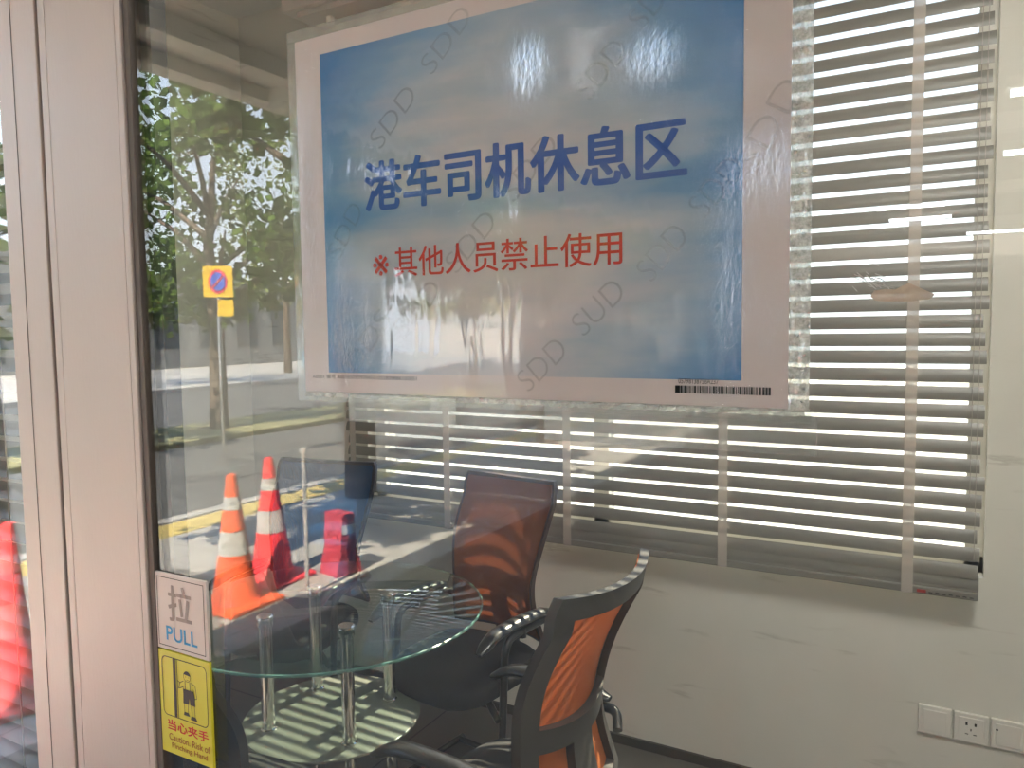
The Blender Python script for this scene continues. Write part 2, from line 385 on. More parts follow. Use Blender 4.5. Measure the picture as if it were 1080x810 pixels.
# ------------------------------------------------------------------ glass table
TB = empty('glass_table', (-1.65, 1.25, 0)); tag(TB, 'round two-tier glass table with four chrome posts among the mesh chairs', 'table')
M_tglass = glass('table_glass', (.80, .86, .83), .06); M_tedge = mat('green_glass_edge', (.16, .34, .30), .15, 0, trans=.45)
def frosted():
    t = NT('frosted_glass'); b = t.N('BsdfPrincipled'); b.inputs['Base Color'].default_value = (.21, .22, .185, 1); b.inputs['Roughness'].default_value = .35
    tp = t.N('BsdfTransparent'); m = t.N('MixShader'); m.inputs[0].default_value = .25; t.L(b.outputs[0], m.inputs[1]); t.L(tp.outputs[0], m.inputs[2]); t.L(m.outputs[0], t.out.inputs[0]); return t.m
M_frost = frosted()
MB().lathe([(.470, .740), (.473, .742), (.473, .748), (.470, .750)], n=96).build('tabletop', M_tglass, TB, True)
rg = MB(); 
for (ra, rb) in ((.4735, .4765),):
    n = 96; prof = [(ra, .7405), (rb, .742), (rb, .748), (ra, .7495)]; rings = [[rg.bm.verts.new((a*math.cos(2*math.pi*i/n), a*math.sin(2*math.pi*i/n), z)) for i in range(n)] for a, z in prof]
    for k in range(4):
        for i in range(n): rg.bm.faces.new((rings[k][i], rings[k][(i+1) % n], rings[(k+1) % 4][(i+1) % n], rings[(k+1) % 4][i]))
rg.build('tabletop_rim', M_tedge, TB, True, label='green polished rim of the glass top')
MB().lathe([(.268, .396), (.272, .398), (.272, .404), (.268, .406)], n=72).build('shelf', M_frost, TB, True)
for (x, y) in ((-.105, -.165), (.165, -.11), (.10, .16), (-.165, .105)):
    p = MB().lathe([(.021, 0.0), (.021, .012), (.0175, .014), (.0175, .392), (.0235, .396), (.0235, .41), (.0190, .414), (.0190, .725), (.024, .729), (.024, .739)], (x, y, 0), 24).build('leg', M_chrome, TB, True)
    MB().lathe([(.0245, .7505), (.0245, .757), (.021, .760)], (x, y, 0), 24).build('mounting_disc', M_chrome, p, True)

# ------------------------------------------------------------------ mesh office chairs
def make_chair(top, M_fr, M_mesh, hw=.215, arms=True):
    e = empty('mesh_chair')
    zb = .52
    def P(s, t, off=0):
        wd = hw*(1-.13*math.exp(-((t-.33)/.25)**2)) * (1 if t < .93 else 1-.05*((t-.93)/.07)**2)
        y = -.215+.045*math.sin(math.pi*min(1, t*1.15))*1.0 - .085*t*t + .05*s*s
        z = zb+(top-zb)*t + (.012*s*s if t > .9 else 0) - .03*(1-s*s)*math.exp(-((t-.42)/.12)**2)
        return Vector((s*wd, y+off, z))
    nx, nz = 36, 44
    def grid(pred, th, off):
        bm = bmesh.new(); vs = {}
        def V(i, j, k):
            if (i, j, k) not in vs: vs[i, j, k] = bm.verts.new(P(-1+2*i/nx, j/nz, off+(th if k else 0)))
            return vs[i, j, k]
        ok = {(i, j) for i in range(nx) for j in range(nz) if pred(-1+2*(i+.5)/nx, (j+.5)/nz)}
        for (i, j) in ok:
            bm.faces.new((V(i, j, 1), V(i+1, j, 1), V(i+1, j+1, 1), V(i, j+1, 1))); bm.faces.new((V(i, j, 0), V(i, j+1, 0), V(i+1, j+1, 0), V(i+1, j, 0)))
            for di, dj, a, b in ((-1, 0, (i, j), (i, j+1)), (1, 0, (i+1, j), (i+1, j+1)), (0, -1, (i, j), (i+1, j)), (0, 1, (i, j+1), (i+1, j+1))):
                if (i+di, j+dj) not in ok: bm.faces.new((V(*a, 0), V(*b, 0), V(*b, 1), V(*a, 1)))
        return bm
    fr_ = MB(); fr_.bm = grid(lambda s, t: abs(s) > .80 or t > .90 or t < .04 or .34 < t < .45 or (abs(s) < .22 and t < .36), -.022, 0); fr_.build('backrest_frame', M_fr, e, True)
    me_ = MB(); me_.bm = grid(lambda s, t: abs(s) < .97 and .02 < t < .98, .003, .0015); me_.build('backrest_mesh', M_mesh, e, True)
    # seat: padded, rounded
    st = MB(); n = 40; rings = []
    for (k, z, c) in ((.90, .435, 0), (.985, .445, 0), (1, .46, 0), (.985, .485, 0), (.93, .497, 0), (.6, .502, 0), (.2, .497, 0)):
        ring = []
        for i in range(n):
            a = 2*math.pi*i/n; q = 3.4
            cx_, cy_ = math.copysign(abs(math.cos(a))**(2/q), math.cos(a)), math.copysign(abs(math.sin(a))**(2/q), math.sin(a))
            yy = .215*k*cy_+.01; ring.append(st.bm.verts.new((.222*k*cx_, yy, z - .025*max(0, yy/.2)**3)))
        rings.append(ring)
    for a, b in zip(rings, rings[1:]):
        for i in range(n): st.bm.faces.new((a[i], a[(i+1) % n], b[(i+1) % n], b[i]))
    st.bm.faces.new(rings[0][::-1]); st.bm.faces.new(rings[-1]); st.build('seat', M_cushion, e, True)
    for sgn in (-1, 1):
        x = sgn*.238
        if not arms:
            MB().tube(bend([(sgn*.19, -.19, .44), (sgn*.19, .15, .44), (sgn*.19, .19, .02), (sgn*.19, -.22, .02)], .06), .0125, 10).build('leg', M_black_pl, e, True)
            continue
        # bow frame: from the back down the rear of the arm, forward, down to the floor and back
        pts = bend([(sgn*.20, -.19, .60), (x, -.17, .63), (x, .09, .63), (x, .13, .02), (x, -.24, .02)], .06)
        MB().tube(pts, .0125, 10).build('leg', M_black_pl, e, True)
        ap = MB(); prof = []
        for i in range(13):
            t = i/12; yy = -.15+.37*t; zz = .655+.012*math.sin(math.pi*t)-.03*max(0, t-.8)/.2
            prof.append((x, yy, zz))
        ap.tube(prof, [.012]+[.026]*3+[.028]*6+[.026, .024, .012], 12, .55); ap.build('armrest', M_black_pl, e, True)
        MB().tube([(x, 0, .64), (x, 0, .61)], .014, 10).build('armrest_mount', M_black_pl, e, True)
    MB().tube([(-.235 if arms else -.19, -.22, .02), (.235 if arms else .19, -.22, .02)], .012, 10).build('crossbar', M_black_pl, e, True)
    br = MB(); br.tube(bend([(-.235, .125, .38), (-.15, .09, .43), (.15, .09, .43), (.235, .125, .38)], .03), .012, 10); br.build('seat_support', M_black_pl, e, True)
    MB().box(-.05, -.20, .43, .05, -.02, .445, .004).box(-.045, -.245, .43, .045, -.215, .56, .004).build('back_bracket', M_black_pl, e)
    return e
G = 'mesh chairs around the glass table'
c3 = make_chair(1.06, M_dark, M_orange); c3.location = (-.895, 1.05, 0); c3.rotation_euler.z = R(85.5); tag(c3, 'orange mesh chair seen from behind with charcoal frame, nearest the glass door', 'chair', G)
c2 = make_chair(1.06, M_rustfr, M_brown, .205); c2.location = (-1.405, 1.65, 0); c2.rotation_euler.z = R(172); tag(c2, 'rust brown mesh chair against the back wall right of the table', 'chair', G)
c1 = make_chair(1.06, M_navy, M_blue, .235); c1.location = (-2.19, 1.63, 0); c1.rotation_euler.z = R(190); tag(c1, 'dark navy and blue mesh chair behind the table in the far corner', 'chair', G)
c4 = make_chair(.965, M_black_pl, M_blackmesh, arms=False); c4.location = (-1.445, .70, 0); c4.rotation_euler.z = R(2); tag(c4, 'low black chair half hidden behind the yellow caution sticker', 'chair', G)

# ------------------------------------------------------------------ laminated notice on the door glass
M_paper = mat('white_paper', (.68, .60, .585), .8, 0, .02, 20)
def art():
    t = NT('printed_sky_picture'); b = t.N('BsdfPrincipled'); b.inputs['Roughness'].default_value = .7
    tcd = t.N('TexCoord'); sp = t.N('SeparateXYZ'); t.L(tcd.outputs['Object'], sp.inputs[0])
    u = t.math('DIVIDE', sp.outputs[0], .175); v = t.math('DIVIDE', sp.outputs[2], .133)
    au = t.math('ABSOLUTE', u); av = t.math('ABSOLUTE', v)
    cu_ = t.math('POWER', au, 2.6); cv = t.math('POWER', av, 4.0)
    low = t.math('MULTIPLY', t.math('MULTIPLY', v, -1.0, False), .25, False)
    e = t.math('ADD', t.math('MULTIPLY', cu_, .62), t.math('MULTIPLY', t.math('MULTIPLY', cv, au), .40))
    top = t.math('MULTIPLY', t.math('MAXIMUM', v, 0.0), .30); e = t.math('ADD', e, top)
    n = t.noise(t.coord((1, 1, 5)), 9, 4); nn = t.math('MULTIPLY', t.math('SUBTRACT', n, .5), .55); e = t.math('ADD', e, nn)
    bd = t.math('MULTIPLY', t.math('EXPONENT', t.math('MULTIPLY', t.math('POWER', t.math('ADD', v, .02), 2.0), -90.0)), .30)
    e = t.math('ADD', e, bd, True)
    c = t.ramp(e, [(0, (.62, .575, .58)), (.22, (.40, .47, .54)), (.55, (.14, .30, .50)), (1, (.015, .17, .45))])
    t.L(c, b.inputs['Base Color']); t.L(b.outputs[0], t.out.inputs[0]); return t.m
M_art = art()
M_blueink = mat('blue_print', (.0, .075, .36), .6); M_redink = mat('red_print', (.55, .025, .012), .6)
M_wm = mat('faint_grey_print', (.22, .26, .30), .7, trans=.85)
def film():
    t = NT('glossy_laminate'); tcd = t.N('TexCoord'); 
    g = t.N('BsdfGlossy'); g.inputs['Roughness'].default_value = .035
    tr = t.N('BsdfTransparent')
    base = t.coord((1, 1, .45)); tot = None
    sp = t.N('SeparateXYZ'); t.L(tcd.outputs['Object'], sp.inputs[0])
    for (x, z, rx, rz, k) in ((-.262, 1.788, .018, .022, 1), (-.17, 1.778, .024, .02, 1), (-.108, 1.70, .020, .030, .8), (-.441, 1.60, .012, .045, .8), (-.118, 1.62, .014, .05, .8), (-.415, 1.60, .008, .04, .5), (-.085, 1.70, .012, .03, .6), (-.475, 1.70, .010, .09, .5), (-.09, 1.60, .012, .03, .4)):
        dx = t.math('POWER', t.math('DIVIDE', t.math('SUBTRACT', sp.outputs[0], x), rx), 2.0); dz = t.math('POWER', t.math('DIVIDE', t.math('SUBTRACT', sp.outputs[2], z), rz), 2.0)
        m = t.math('MULTIPLY', t.math('EXPONENT', t.math('MULTIPLY', t.math('ADD', dx, dz), -.8)), k)
        tot = m if tot is None else t.math('ADD', tot, m)
    fine = t.noise(base, 190, 6, .7); broad = t.noise(t.coord((1, 1, .25)), 22, 3)
    hgt = t.math('ADD', t.math('MULTIPLY', t.math('MULTIPLY', fine, tot), .0062), t.math('MULTIPLY', broad, .0007))
    bp = t.N('Bump'); bp.inputs['Strength'].default_value = 1; bp.inputs['Distance'].default_value = 1.0; t.L(hgt, bp.inputs['Height']); t.L(bp.outputs[0], g.inputs['Normal'])
    ly = t.N('Fresnel'); ly.inputs[0].default_value = 1.5
    geo = t.N('NewGeometry'); d = t.N('VectorMath', operation='DOT_PRODUCT'); t.L(geo.outputs['Incoming'], d.inputs[0]); t.L(bp.outputs[0], d.inputs[1])
    a = t.math('POWER', t.math('SUBTRACT', 1.0, t.math('ABSOLUTE', d.outputs['Value']), True), 5.0); fr_ = t.math('ADD', t.math('MULTIPLY', a, .96), .036, True)
    mx = t.N('MixShader'); t.L(fr_, mx.inputs[0]); t.L(tr.outputs[0], mx.inputs[1]); t.L(g.outputs[0], mx.inputs[2]); t.L(mx.outputs[0], t.out.inputs[0]); return t.m
M_film = film()
M_filmclear = glass('clear_laminate_margin', (.93, .94, .93), .06, .08, .0006, 120, .10, (.8, .8, .78), 60)
M_tapec = glass('clear_adhesive_tape', (.90, .91, .90), .07, .18, .001, 60, .12, (.8, .8, .77), 90)
M_tapef = glass('crinkled_tape', (.8, .82, .8), .10, .15, .004, 260, .42, (.85, .85, .82), 240)
px0, px1, pz0, pz1 = -.489, -.084, 1.549, 1.847
sg = empty('laminated_notice', (0, 0, 0)); tag(sg, 'laminated paper notice with blue and red Chinese lettering taped to the door glass', 'notice')
MB().box(px0, -.0050, pz0, px1, -.0045, pz1).build('paper_sheet', M_paper, sg)
ax0, ax1, az0, az1 = -.461, -.1125, 1.566, 1.832
a_ = MB().box(-(ax1-ax0)/2, -.0002, -(az1-az0)/2, (ax1-ax0)/2, 0, (az1-az0)/2).build('printed_picture', M_art, sg); a_.location = ((ax0+ax1)/2, -.0050, (az0+az1)/2)
iy = -.0054
ink('blue_lettering', '港车司机休息区', -.4155, 1.6985, -.149, 1.7375, iy, M_blueink, sg, dup=.0012)
ink('red_lettering', '其他人员禁止使用', -.3875, 1.6440, -.193, 1.6672, iy, M_redink, sg, dup=.00022)
ink('red_reference_mark', '※', -.4095, 1.6460, -.3935, 1.6625, iy, M_redink, sg, dup=.00015)
for (body, xa, za, xb, zb) in (('SDD  SDD', -.405, 1.752, -.315, 1.838), ('SDD  SDD  SDD', -.385, 1.600, -.245, 1.735), ('SDD  SUD', -.272, 1.560, -.195, 1.630), ('SDD  SDD', -.178, 1.636, -.116, 1.704), ('SDD', -.112, 1.700, -.083, 1.748), ('SDD  SDD', -.222, 1.762, -.155, 1.830), ('SDD', -.452, 1.665, -.425, 1.705), ('DDS', -.437, 1.570, -.398, 1.615)):
    L_ = math.hypot(xb-xa, zb-za)
    ink('watermark_lettering', body, (xa+xb)/2-L_/2, (za+zb)/2-.0085, (xa+xb)/2+L_/2, (za+zb)/2+.0085, iy+.0001, M_wm, sg, bold=-.012, rot=math.atan2(zb-za, xb-xa))
ink('serial_lettering', 'A0001 编号 A000057879784021052809886102851', -.480, 1.5605, -.368, 1.5645, iy, M_ink, sg)
ink('barcode_digits', '05798138758A237', -.1535, 1.5634, -.127, 1.5668, iy, M_ink, sg)
bars = []; x = -.1555
while x < -.0945:
    wd = random.choice((.0003, .0005, .0005, .0009, .0014)); bars.append([(x, 1.5570), (x+wd, 1.5570), (x+wd, 1.5620), (x, 1.5620)]); x += wd+random.choice((.0003, .0004, .0004, .0008))
bars.append([(-.1558, 1.557), (-.1530, 1.557), (-.1530, 1.562), (-.1558, 1.562)])
flat('barcode', bars, iy, M_ink, sg)
MB().box(px0, -.0062, pz0, px1, -.0058, pz1).build('laminate_front', M_film, sg)
mg = MB(); 
for (a, b, c, d) in ((px0-.008, pz0-.008, px1+.014, pz0), (px0-.008, pz1, px1+.014, pz1+.009), (px0-.008, pz0, px0, pz1)): mg.box(a, -.0060, b, c, -.0050, d)
mg.build('laminate_margin', M_filmclear, sg)
MB().box(px1+.0005, -.0062, pz0-.0005, px1+.0125, -.0052, pz1+.009).build('crinkled_margin', M_tapef, sg, label='crinkled right margin of the laminate')
ck = MB(); n_ = 90
for i in range(n_):
    xa = px0+(px1-px0+.01)*i/n_; ck.box(xa, -.0064, pz0-.0035-.0012*random.random(), xa+(px1-px0+.01)/n_, -.0053, pz0-.0008*random.random())
ck.build('crinkled_margin', M_tapef, sg, label='crinkled lower margin of the laminate')
for (x0_, z0_, x1_, z1_, l) in ((-.253, 1.5205, -.0665, 1.5475, 'long clear tape strip under the right half of the notice'), (-.438, 1.5255, -.330, 1.5475, 'short clear tape strip under the left half of the notice'), (-.0835, 1.79, -.0695, 1.90, 'clear tape strip at the upper right edge of the notice')):
    tag(MB().box(x0_, -.0072, z0_, x1_, -.0066, z1_).build('adhesive_tape', M_tapec), l, 'tape')

# ------------------------------------------------------------------ stickers
M_stw = mat('cream_sticker', (.62, .54, .50), .45); M_sty = mat('yellow_sticker', (.60, .54, .02), .45)
M_stg = mat('faded_grey_print', (.30, .235, .21), .6); M_stb = mat('light_blue_print', (.03, .28, .55), .6); M_stk = mat('black_print', (.015, .013, .012), .6)
ps = empty('pull_sticker'); tag(ps, 'cream PULL sticker with Chinese character on the door glass', 'sticker')
sx0, sx1, sz0, sz1 = -.7075, -.6280, 1.2765, 1.3570
MB().box(sx0, -.0072, sz0, sx1, -.0042, sz1, .0006).build('sticker_plate', M_stw, ps)
y = -.0075; sw, sh = sx1-sx0, sz1-sz0
def frame_polys(a, b, c, d, t): return [[(a, b), (c, b), (c, b+t), (a, b+t)], [(a, d-t), (c, d-t), (c, d), (a, d)], [(a, b), (a+t, b), (a+t, d), (a, d)], [(c-t, b), (c, b), (c, d), (c-t, d)]]
flat('border_line', frame_polys(sx0+.004, sz0+.004, sx1-.004, sz1-.004, .0008), y, M_stk, ps)
ink('character', '拉', sx0+.27*sw, sz1-.60*sh, sx0+.71*sw, sz1-.14*sh, y, M_stg, ps, dup=.0007)
ink('pull_lettering', 'PULL', sx0+.20*sw, sz1-.87*sh, sx0+.80*sw, sz1-.68*sh, y, M_stb, ps, bold=.012)
cs = empty('caution_sticker'); tag(cs, 'yellow caution sticker with boy at a door, red Chinese and English text', 'sticker')
cx0, cx1, cz0, cz1 = -.7080, -.6280, 1.1655, 1.2750; cw, ch = cx1-cx0, cz1-cz0
MB().box(cx0, -.0072, cz0, cx1, -.0042, cz1, .0006).build('sticker_plate', M_sty, cs)
def Q(u, v): return (cx0+u*cw, cz1-v*ch)
def ring(c, r1, r2, n=24):
    o = []
    for i in range(n):
        a, b = 2*math.pi*i/n, 2*math.pi*(i+1)/n
        o.append([(c[0]+r1*math.cos(a), c[1]+r1*math.sin(a)), (c[0]+r1*math.cos(b), c[1]+r1*math.sin(b)), (c[0]+r2*math.cos(b), c[1]+r2*math.sin(b)), (c[0]+r2*math.cos(a), c[1]+r2*math.sin(a))])
    return o
def stroke(pts, t):
    o = []
    for (a, b) in zip(pts, pts[1:]):
        dx, dy = b[0]-a[0], b[1]-a[1]; L_ = math.hypot(dx, dy); nx_, ny_ = -dy/L_*t/2, dx/L_*t/2
        o.append([(a[0]+nx_, a[1]+ny_), (a[0]-nx_, a[1]-ny_), (b[0]-nx_, b[1]-ny_), (b[0]+nx_, b[1]+ny_)])
    return o
def rrect(a, b, c, d, r, n=6):
    pts = []
    for (qx, qy, s0) in ((c-r, d-r, 0), (a+r, d-r, 90), (a+r, b+r, 180), (c-r, b+r, 270)):
        for i in range(n+1): an = R(s0+90*i/n); pts.append((qx+r*math.cos(an), qy+r*math.sin(an)))
    return pts+[pts[0]]
x0b, z1b = Q(.09, .055); x1b, z0b = Q(.94, .625)
flat('pictogram_border', stroke(rrect(x0b, z0b, x1b, z1b, .006), .0009), y, M_stk, cs)
flat('pictogram_door', [[Q(.30, .06), Q(.355, .06), Q(.355, .62), Q(.30, .62)], [Q(.375, .06), Q(.385, .06), Q(.385, .62), Q(.375, .62)]], y, M_stk, cs)
hc = Q(.57, .195)
boy = ring(hc, .0050, .0056) + [[(hc[0]+.0054*math.cos(R(a)), hc[1]+.0054*math.sin(R(a))) for a in range(10, 175, 15)]]
boy += ring((hc[0]-.002, hc[1]-.0005), 0.0003, .0006, 8) + ring((hc[0]+.0025, hc[1]-.0005), .0003, .0006, 8) + stroke([(hc[0]-.001, hc[1]-.0035), (hc[0]+.002, hc[1]-.0035)], .0005)
boy += stroke([Q(.50, .245), Q(.43, .27), Q(.40, .33), Q(.44, .32), Q(.49, .30), Q(.49, .36)], .0007) + stroke([Q(.64, .245), Q(.72, .26), Q(.745, .38), Q(.70, .39), Q(.68, .30)], .0007)
boy += stroke([Q(.44, .275), Q(.38, .255)], .0007) + stroke([Q(.53, .24), Q(.53, .33)], .0009) + stroke([Q(.62, .24), Q(.62, .33)], .0009)
boy += [[Q(.49, .32), Q(.69, .32), Q(.71, .46), Q(.61, .46), Q(.60, .40), Q(.59, .46), Q(.48, .46)]]
boy += stroke([Q(.50, .46), Q(.50, .545), Q(.57, .545), Q(.57, .46)], .0007) + stroke([Q(.63, .46), Q(.64, .565), Q(.70, .565), Q(.69, .46)], .0007)
boy += [[Q(.49, .545), Q(.58, .545), Q(.60, .575), Q(.48, .575)], [Q(.62, .565), Q(.71, .565), Q(.74, .60), Q(.61, .60)]]
flat('pictogram_boy', boy, y, M_stk, cs)
M_stred = mat('red_sticker_print', (.55, .02, .015), .6); M_stbr = mat('brown_sticker_print', (.33, .10, .01), .6)
def inkq(name, body, u0_, v1, u1_, v0, m, **k):
    a = Q(u0_, v1); b = Q(u1_, v0); ink(name, body, a[0], a[1], b[0], b[1], y, m, cs, **k)
inkq('red_lettering', '当心夹手', .16, .765, .93, .665, M_stred, dup=.0004)
inkq('english_lettering', 'Caution. Risk of', .17, .865, .95, .80, M_stbr, dup=.00012)
inkq('english_lettering', 'Pinching Hand', .22, .955, .90, .888, M_stbr, dup=.00012)
# residue and scratches on the glass
rs = MB(); rs.prism([(-.022+.0175*math.cos(a)*(.8+.25*math.sin(3*a)), 1.6145+(.009*math.sin(a) if math.sin(a) > 0 else .001*math.sin(a))*(.9+.2*math.cos(5*a))) for a in [2*math.pi*i/20 for i in range(20)]], 'y', -.0046, -.0041)
tag(rs.build('sticker_residue', mat('beige_residue', (.55, .45, .36), .8, 0, .1, 200, trans=.25)), 'beige torn sticker residue on the glass in front of the blind', 'residue')
sc_ = MB()
for i in range(26):
    a = random.uniform(-.9, -.3); xx = -.045+random.gauss(0, .004)+i*.0004; zz = 1.632-i*.0004+random.gauss(0, .003); l = random.uniform(.002, .007)
    sc_.prism([(xx, zz), (xx+l*math.cos(a), zz+l*math.sin(a)), (xx+l*math.cos(a)+.0003, zz+l*math.sin(a)+.0003), (xx+.0003, zz+.0003)], 'y', -.0043, -.00405)
tag(sc_.build('glass_scratch', mat('white_scratch', (.6, .6, .57), .8, trans=.3)), 'pale scratch marks on the glass right of the notice', 'scratch')

# ------------------------------------------------------------------ street side: everything the glass reflects
pv = MB(); pv.box(-5.75, -14, -.15, 14, 0, -.012)
struct(pv, 'sidewalk', M_pave)
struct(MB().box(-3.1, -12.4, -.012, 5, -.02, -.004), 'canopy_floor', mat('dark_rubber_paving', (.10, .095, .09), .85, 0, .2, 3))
struct(MB().box(-5.75, 0, -.16, XL-.15, 14, -.012).box(XL-.15, YB+.2, -.16, 14, 14, -.012), 'back_yard', M_pave)
struct(MB().box(-20, -45, -.25, -5.9, 30, -.13), 'road', M_road)
struct(MB().box(-5.9, -45, -.25, -5.75, 30, .0), 'kerb', M_kerb)
struct(MB().box(-5.72, -14, -.012, -5.36, 6, -.008).box(-6.35, -45, -.13, -6.2, 30, -.125), 'road_marking', M_yellow)
struct(MB().box(-60, -60, -.3, 40, 40, -.26), 'ground', M_kerb)
struct(MB().box(-40, -45, -.25, -20, 30, -.0), 'far_pavement', M_pave)
struct(MB().box(-12.1, -45, -.2, -10.2, 30, -.04, .02), 'median_strip', mat('dry_grass_verge', (.20, .19, .09), .9, 0, .3, 4))
cp = MB(); cp.box(-3.02, -12, 2.82, 5, -.06, 3.0)
for x in (): pass
can = struct(cp, 'canopy', M_conc)
MB().box(-3.10, -12, 2.76, -2.98, -.02, 3.02).box(-2.70, -12, 2.74, -2.60, -.02, 2.84).build('canopy_beam', M_beam, can)
for yy in (-2.4, -4.9, -7.4, -9.9): MB().box(-2.98, yy-.05, 2.72, 5, yy+.05, 2.83).build('canopy_beam', M_beam, can)
struct(MB().box(-7.2, -13.2, -.02, 12, -12.4, 5), 'wall_across_added', mat('dark_brick', (.075, .07, .065), .85, 0, .2, 4))  # added dark wall: keeps bright ground beyond the canopy out of the reflections
struct(MB().box(5, -12.4, -.02, 5.2, 0, 3.4), 'wall_canopy_side', M_grey)
M_tube = mat('lit_tube', (.93, .95, 1), .4, emit=TUBE)
TL = None
for (x, yy, l) in ((.74, -4.15, 1.0), (.80, -5.75, 1.0), (-.32, -8.0, .62), (-.26, -9.0, .62), (.60, -10.9, .8), (-1.5, -2.62, .45), (-.98, -2.62, .40), (-1.12, -4.60, .5)):
    if TL is None:
        TL = empty('tube_light'); MB().box(-.5, -.045, .03, .5, .045, .09, .004).build('housing', M_white, TL); MB().tube([(-.48, 0, .012), (.48, 0, .012)], .018, 12).build('lit_tube', M_tube, TL, True); o = TL
    else: o = copy_tree(TL)
    o.location = (x, yy, 2.735); o.scale.x = l
    tag(o, 'lit fluorescent tube under the canopy mirrored in the door glass', 'lamp', 'fluorescent tubes under the canopy')

# cones
M_cone = mat('orange_plastic', (.85, .12, .03), .45); M_band = mat('white_reflective_band', (.80, .78, .72), .4)
def cone(x, yy, rz, label, hgt=.75, red=None, band=None):
    e = empty('traffic_cone', (x, yy, -.012), rz); tag(e, label, 'cone', 'traffic cones on the pavement')
    m = red or M_cone
    MB().box(-.2, -.2, 0, .2, .2, .03, .012).build('base', m, e)
    k = lambda z: .135*(1-z/hgt)+.028*(z/hgt)
    a, b, c_, d_ = .03, hgt*.40, hgt*.58, hgt
    MB().lathe([(.15, a), (k(a), a+.02), (k(b), b)], n=32).lathe([(k(c_), c_), (k(hgt*.74), hgt*.74)], n=32).lathe([(k(hgt*.84), hgt*.84), (k(d_), d_), (.018, d_+.006)], n=32).build('cone_body', m, e, True)
    MB().lathe([(k(b)+.001, b+.001), (k(c_)+.001, c_-.001)], n=32).lathe([(k(hgt*.74)+.001, hgt*.741), (k(hgt*.84)+.001, hgt*.839)], n=32).build('reflective_band', band or M_band, e, True)
M_red = mat('red_plastic', (.75, .035, .04), .45)
M_rband = mat('worn_red_band', (.62, .10, .10), .4)
cone(-3.66, -2.60, 0, 'orange traffic cone with white bands mirrored in the door glass', .78)
cone(-3.83, -3.05, 0, 'red cone added as the ghost reflection of the orange one in the door glass', .80, M_red)  # second cone added to draw the doubled reflection of the orange cone
cone(-3.55, -1.28, 12, 'red traffic cone mirrored in the side glass left of the door frame', .80, M_red, M_rband)
# posts and red barrier
pst = empty('barrier_post', (-3.375, -2.90, -.012)); tag(pst, 'thin white barrier post between the cones and the red barrier block', 'post')
MB().lathe([(.07, 0), (.07, .015), (.03, .03)], n=32).build('base', M_white, pst, True); MB().lathe([(.012, .03), (.012, .88), (.02, .885), (.02, .91), (.008, .92)], n=16).build('pole', M_white, pst, True)
M_dred = mat('dull_red_plastic', (.40, .035, .05), .6)
rb = empty('barrier_block', (-3.52, -3.36, -.012), 12); rb.scale = (.8, .8, .60); tag(rb, 'red plastic barrier block on the sunlit pavement, mirrored in the glass', 'barrier')
MB().prism([(-.13, 0), (.13, 0), (.08, .28), (.06, .68), (-.06, .68), (-.08, .28)], 'x', -.12, .12).build('body', M_dred, rb); MB().box(-.121, -.065, .46, .121, .065, .56).build('reflective_band', M_band, rb)

# no parking sign
np_ = empty('parking_sign', (-8.15, -6.3, -.13), 129); np_.scale = (.8, .8, 1.02); tag(np_, 'yellow roadside sign with round no parking symbol, mirrored in the glass', 'sign')
MB().lathe([(.03, 0), (.03, 2.55)], n=16).build('pole', M_chrome, np_, True)
M_sy = mat('yellow_sign_face', (.95, .62, .02), .5)
MB().box(-.23, -.045, 2.16, .23, -.03, 2.55, .004).build('sign_plate', M_sy, np_)
MB().box(-.23, -.045, 1.92, .02, -.03, 2.13, .004).build('lower_plate', M_sy, np_)
MB().lathe([(.15, -.050), (.15, -.046)], (0, 0, 2.355), 32, 'y').build('red_roundel', mat('sign_red', (.7, .03, .08), .5), np_)
MB().lathe([(.115, -.054), (.115, -.051)], (0, 0, 2.355), 32, 'y').build('blue_disc', mat('sign_blue', (.05, .12, .6), .5), np_)
d_ = MB(); d_.box(-.115, -.057, -.014, .115, -.055, .014); 
o = d_.build('slash_bar', M_redink, np_); o.location = (0, 0, 2.355); o.rotation_euler.y = R(45)

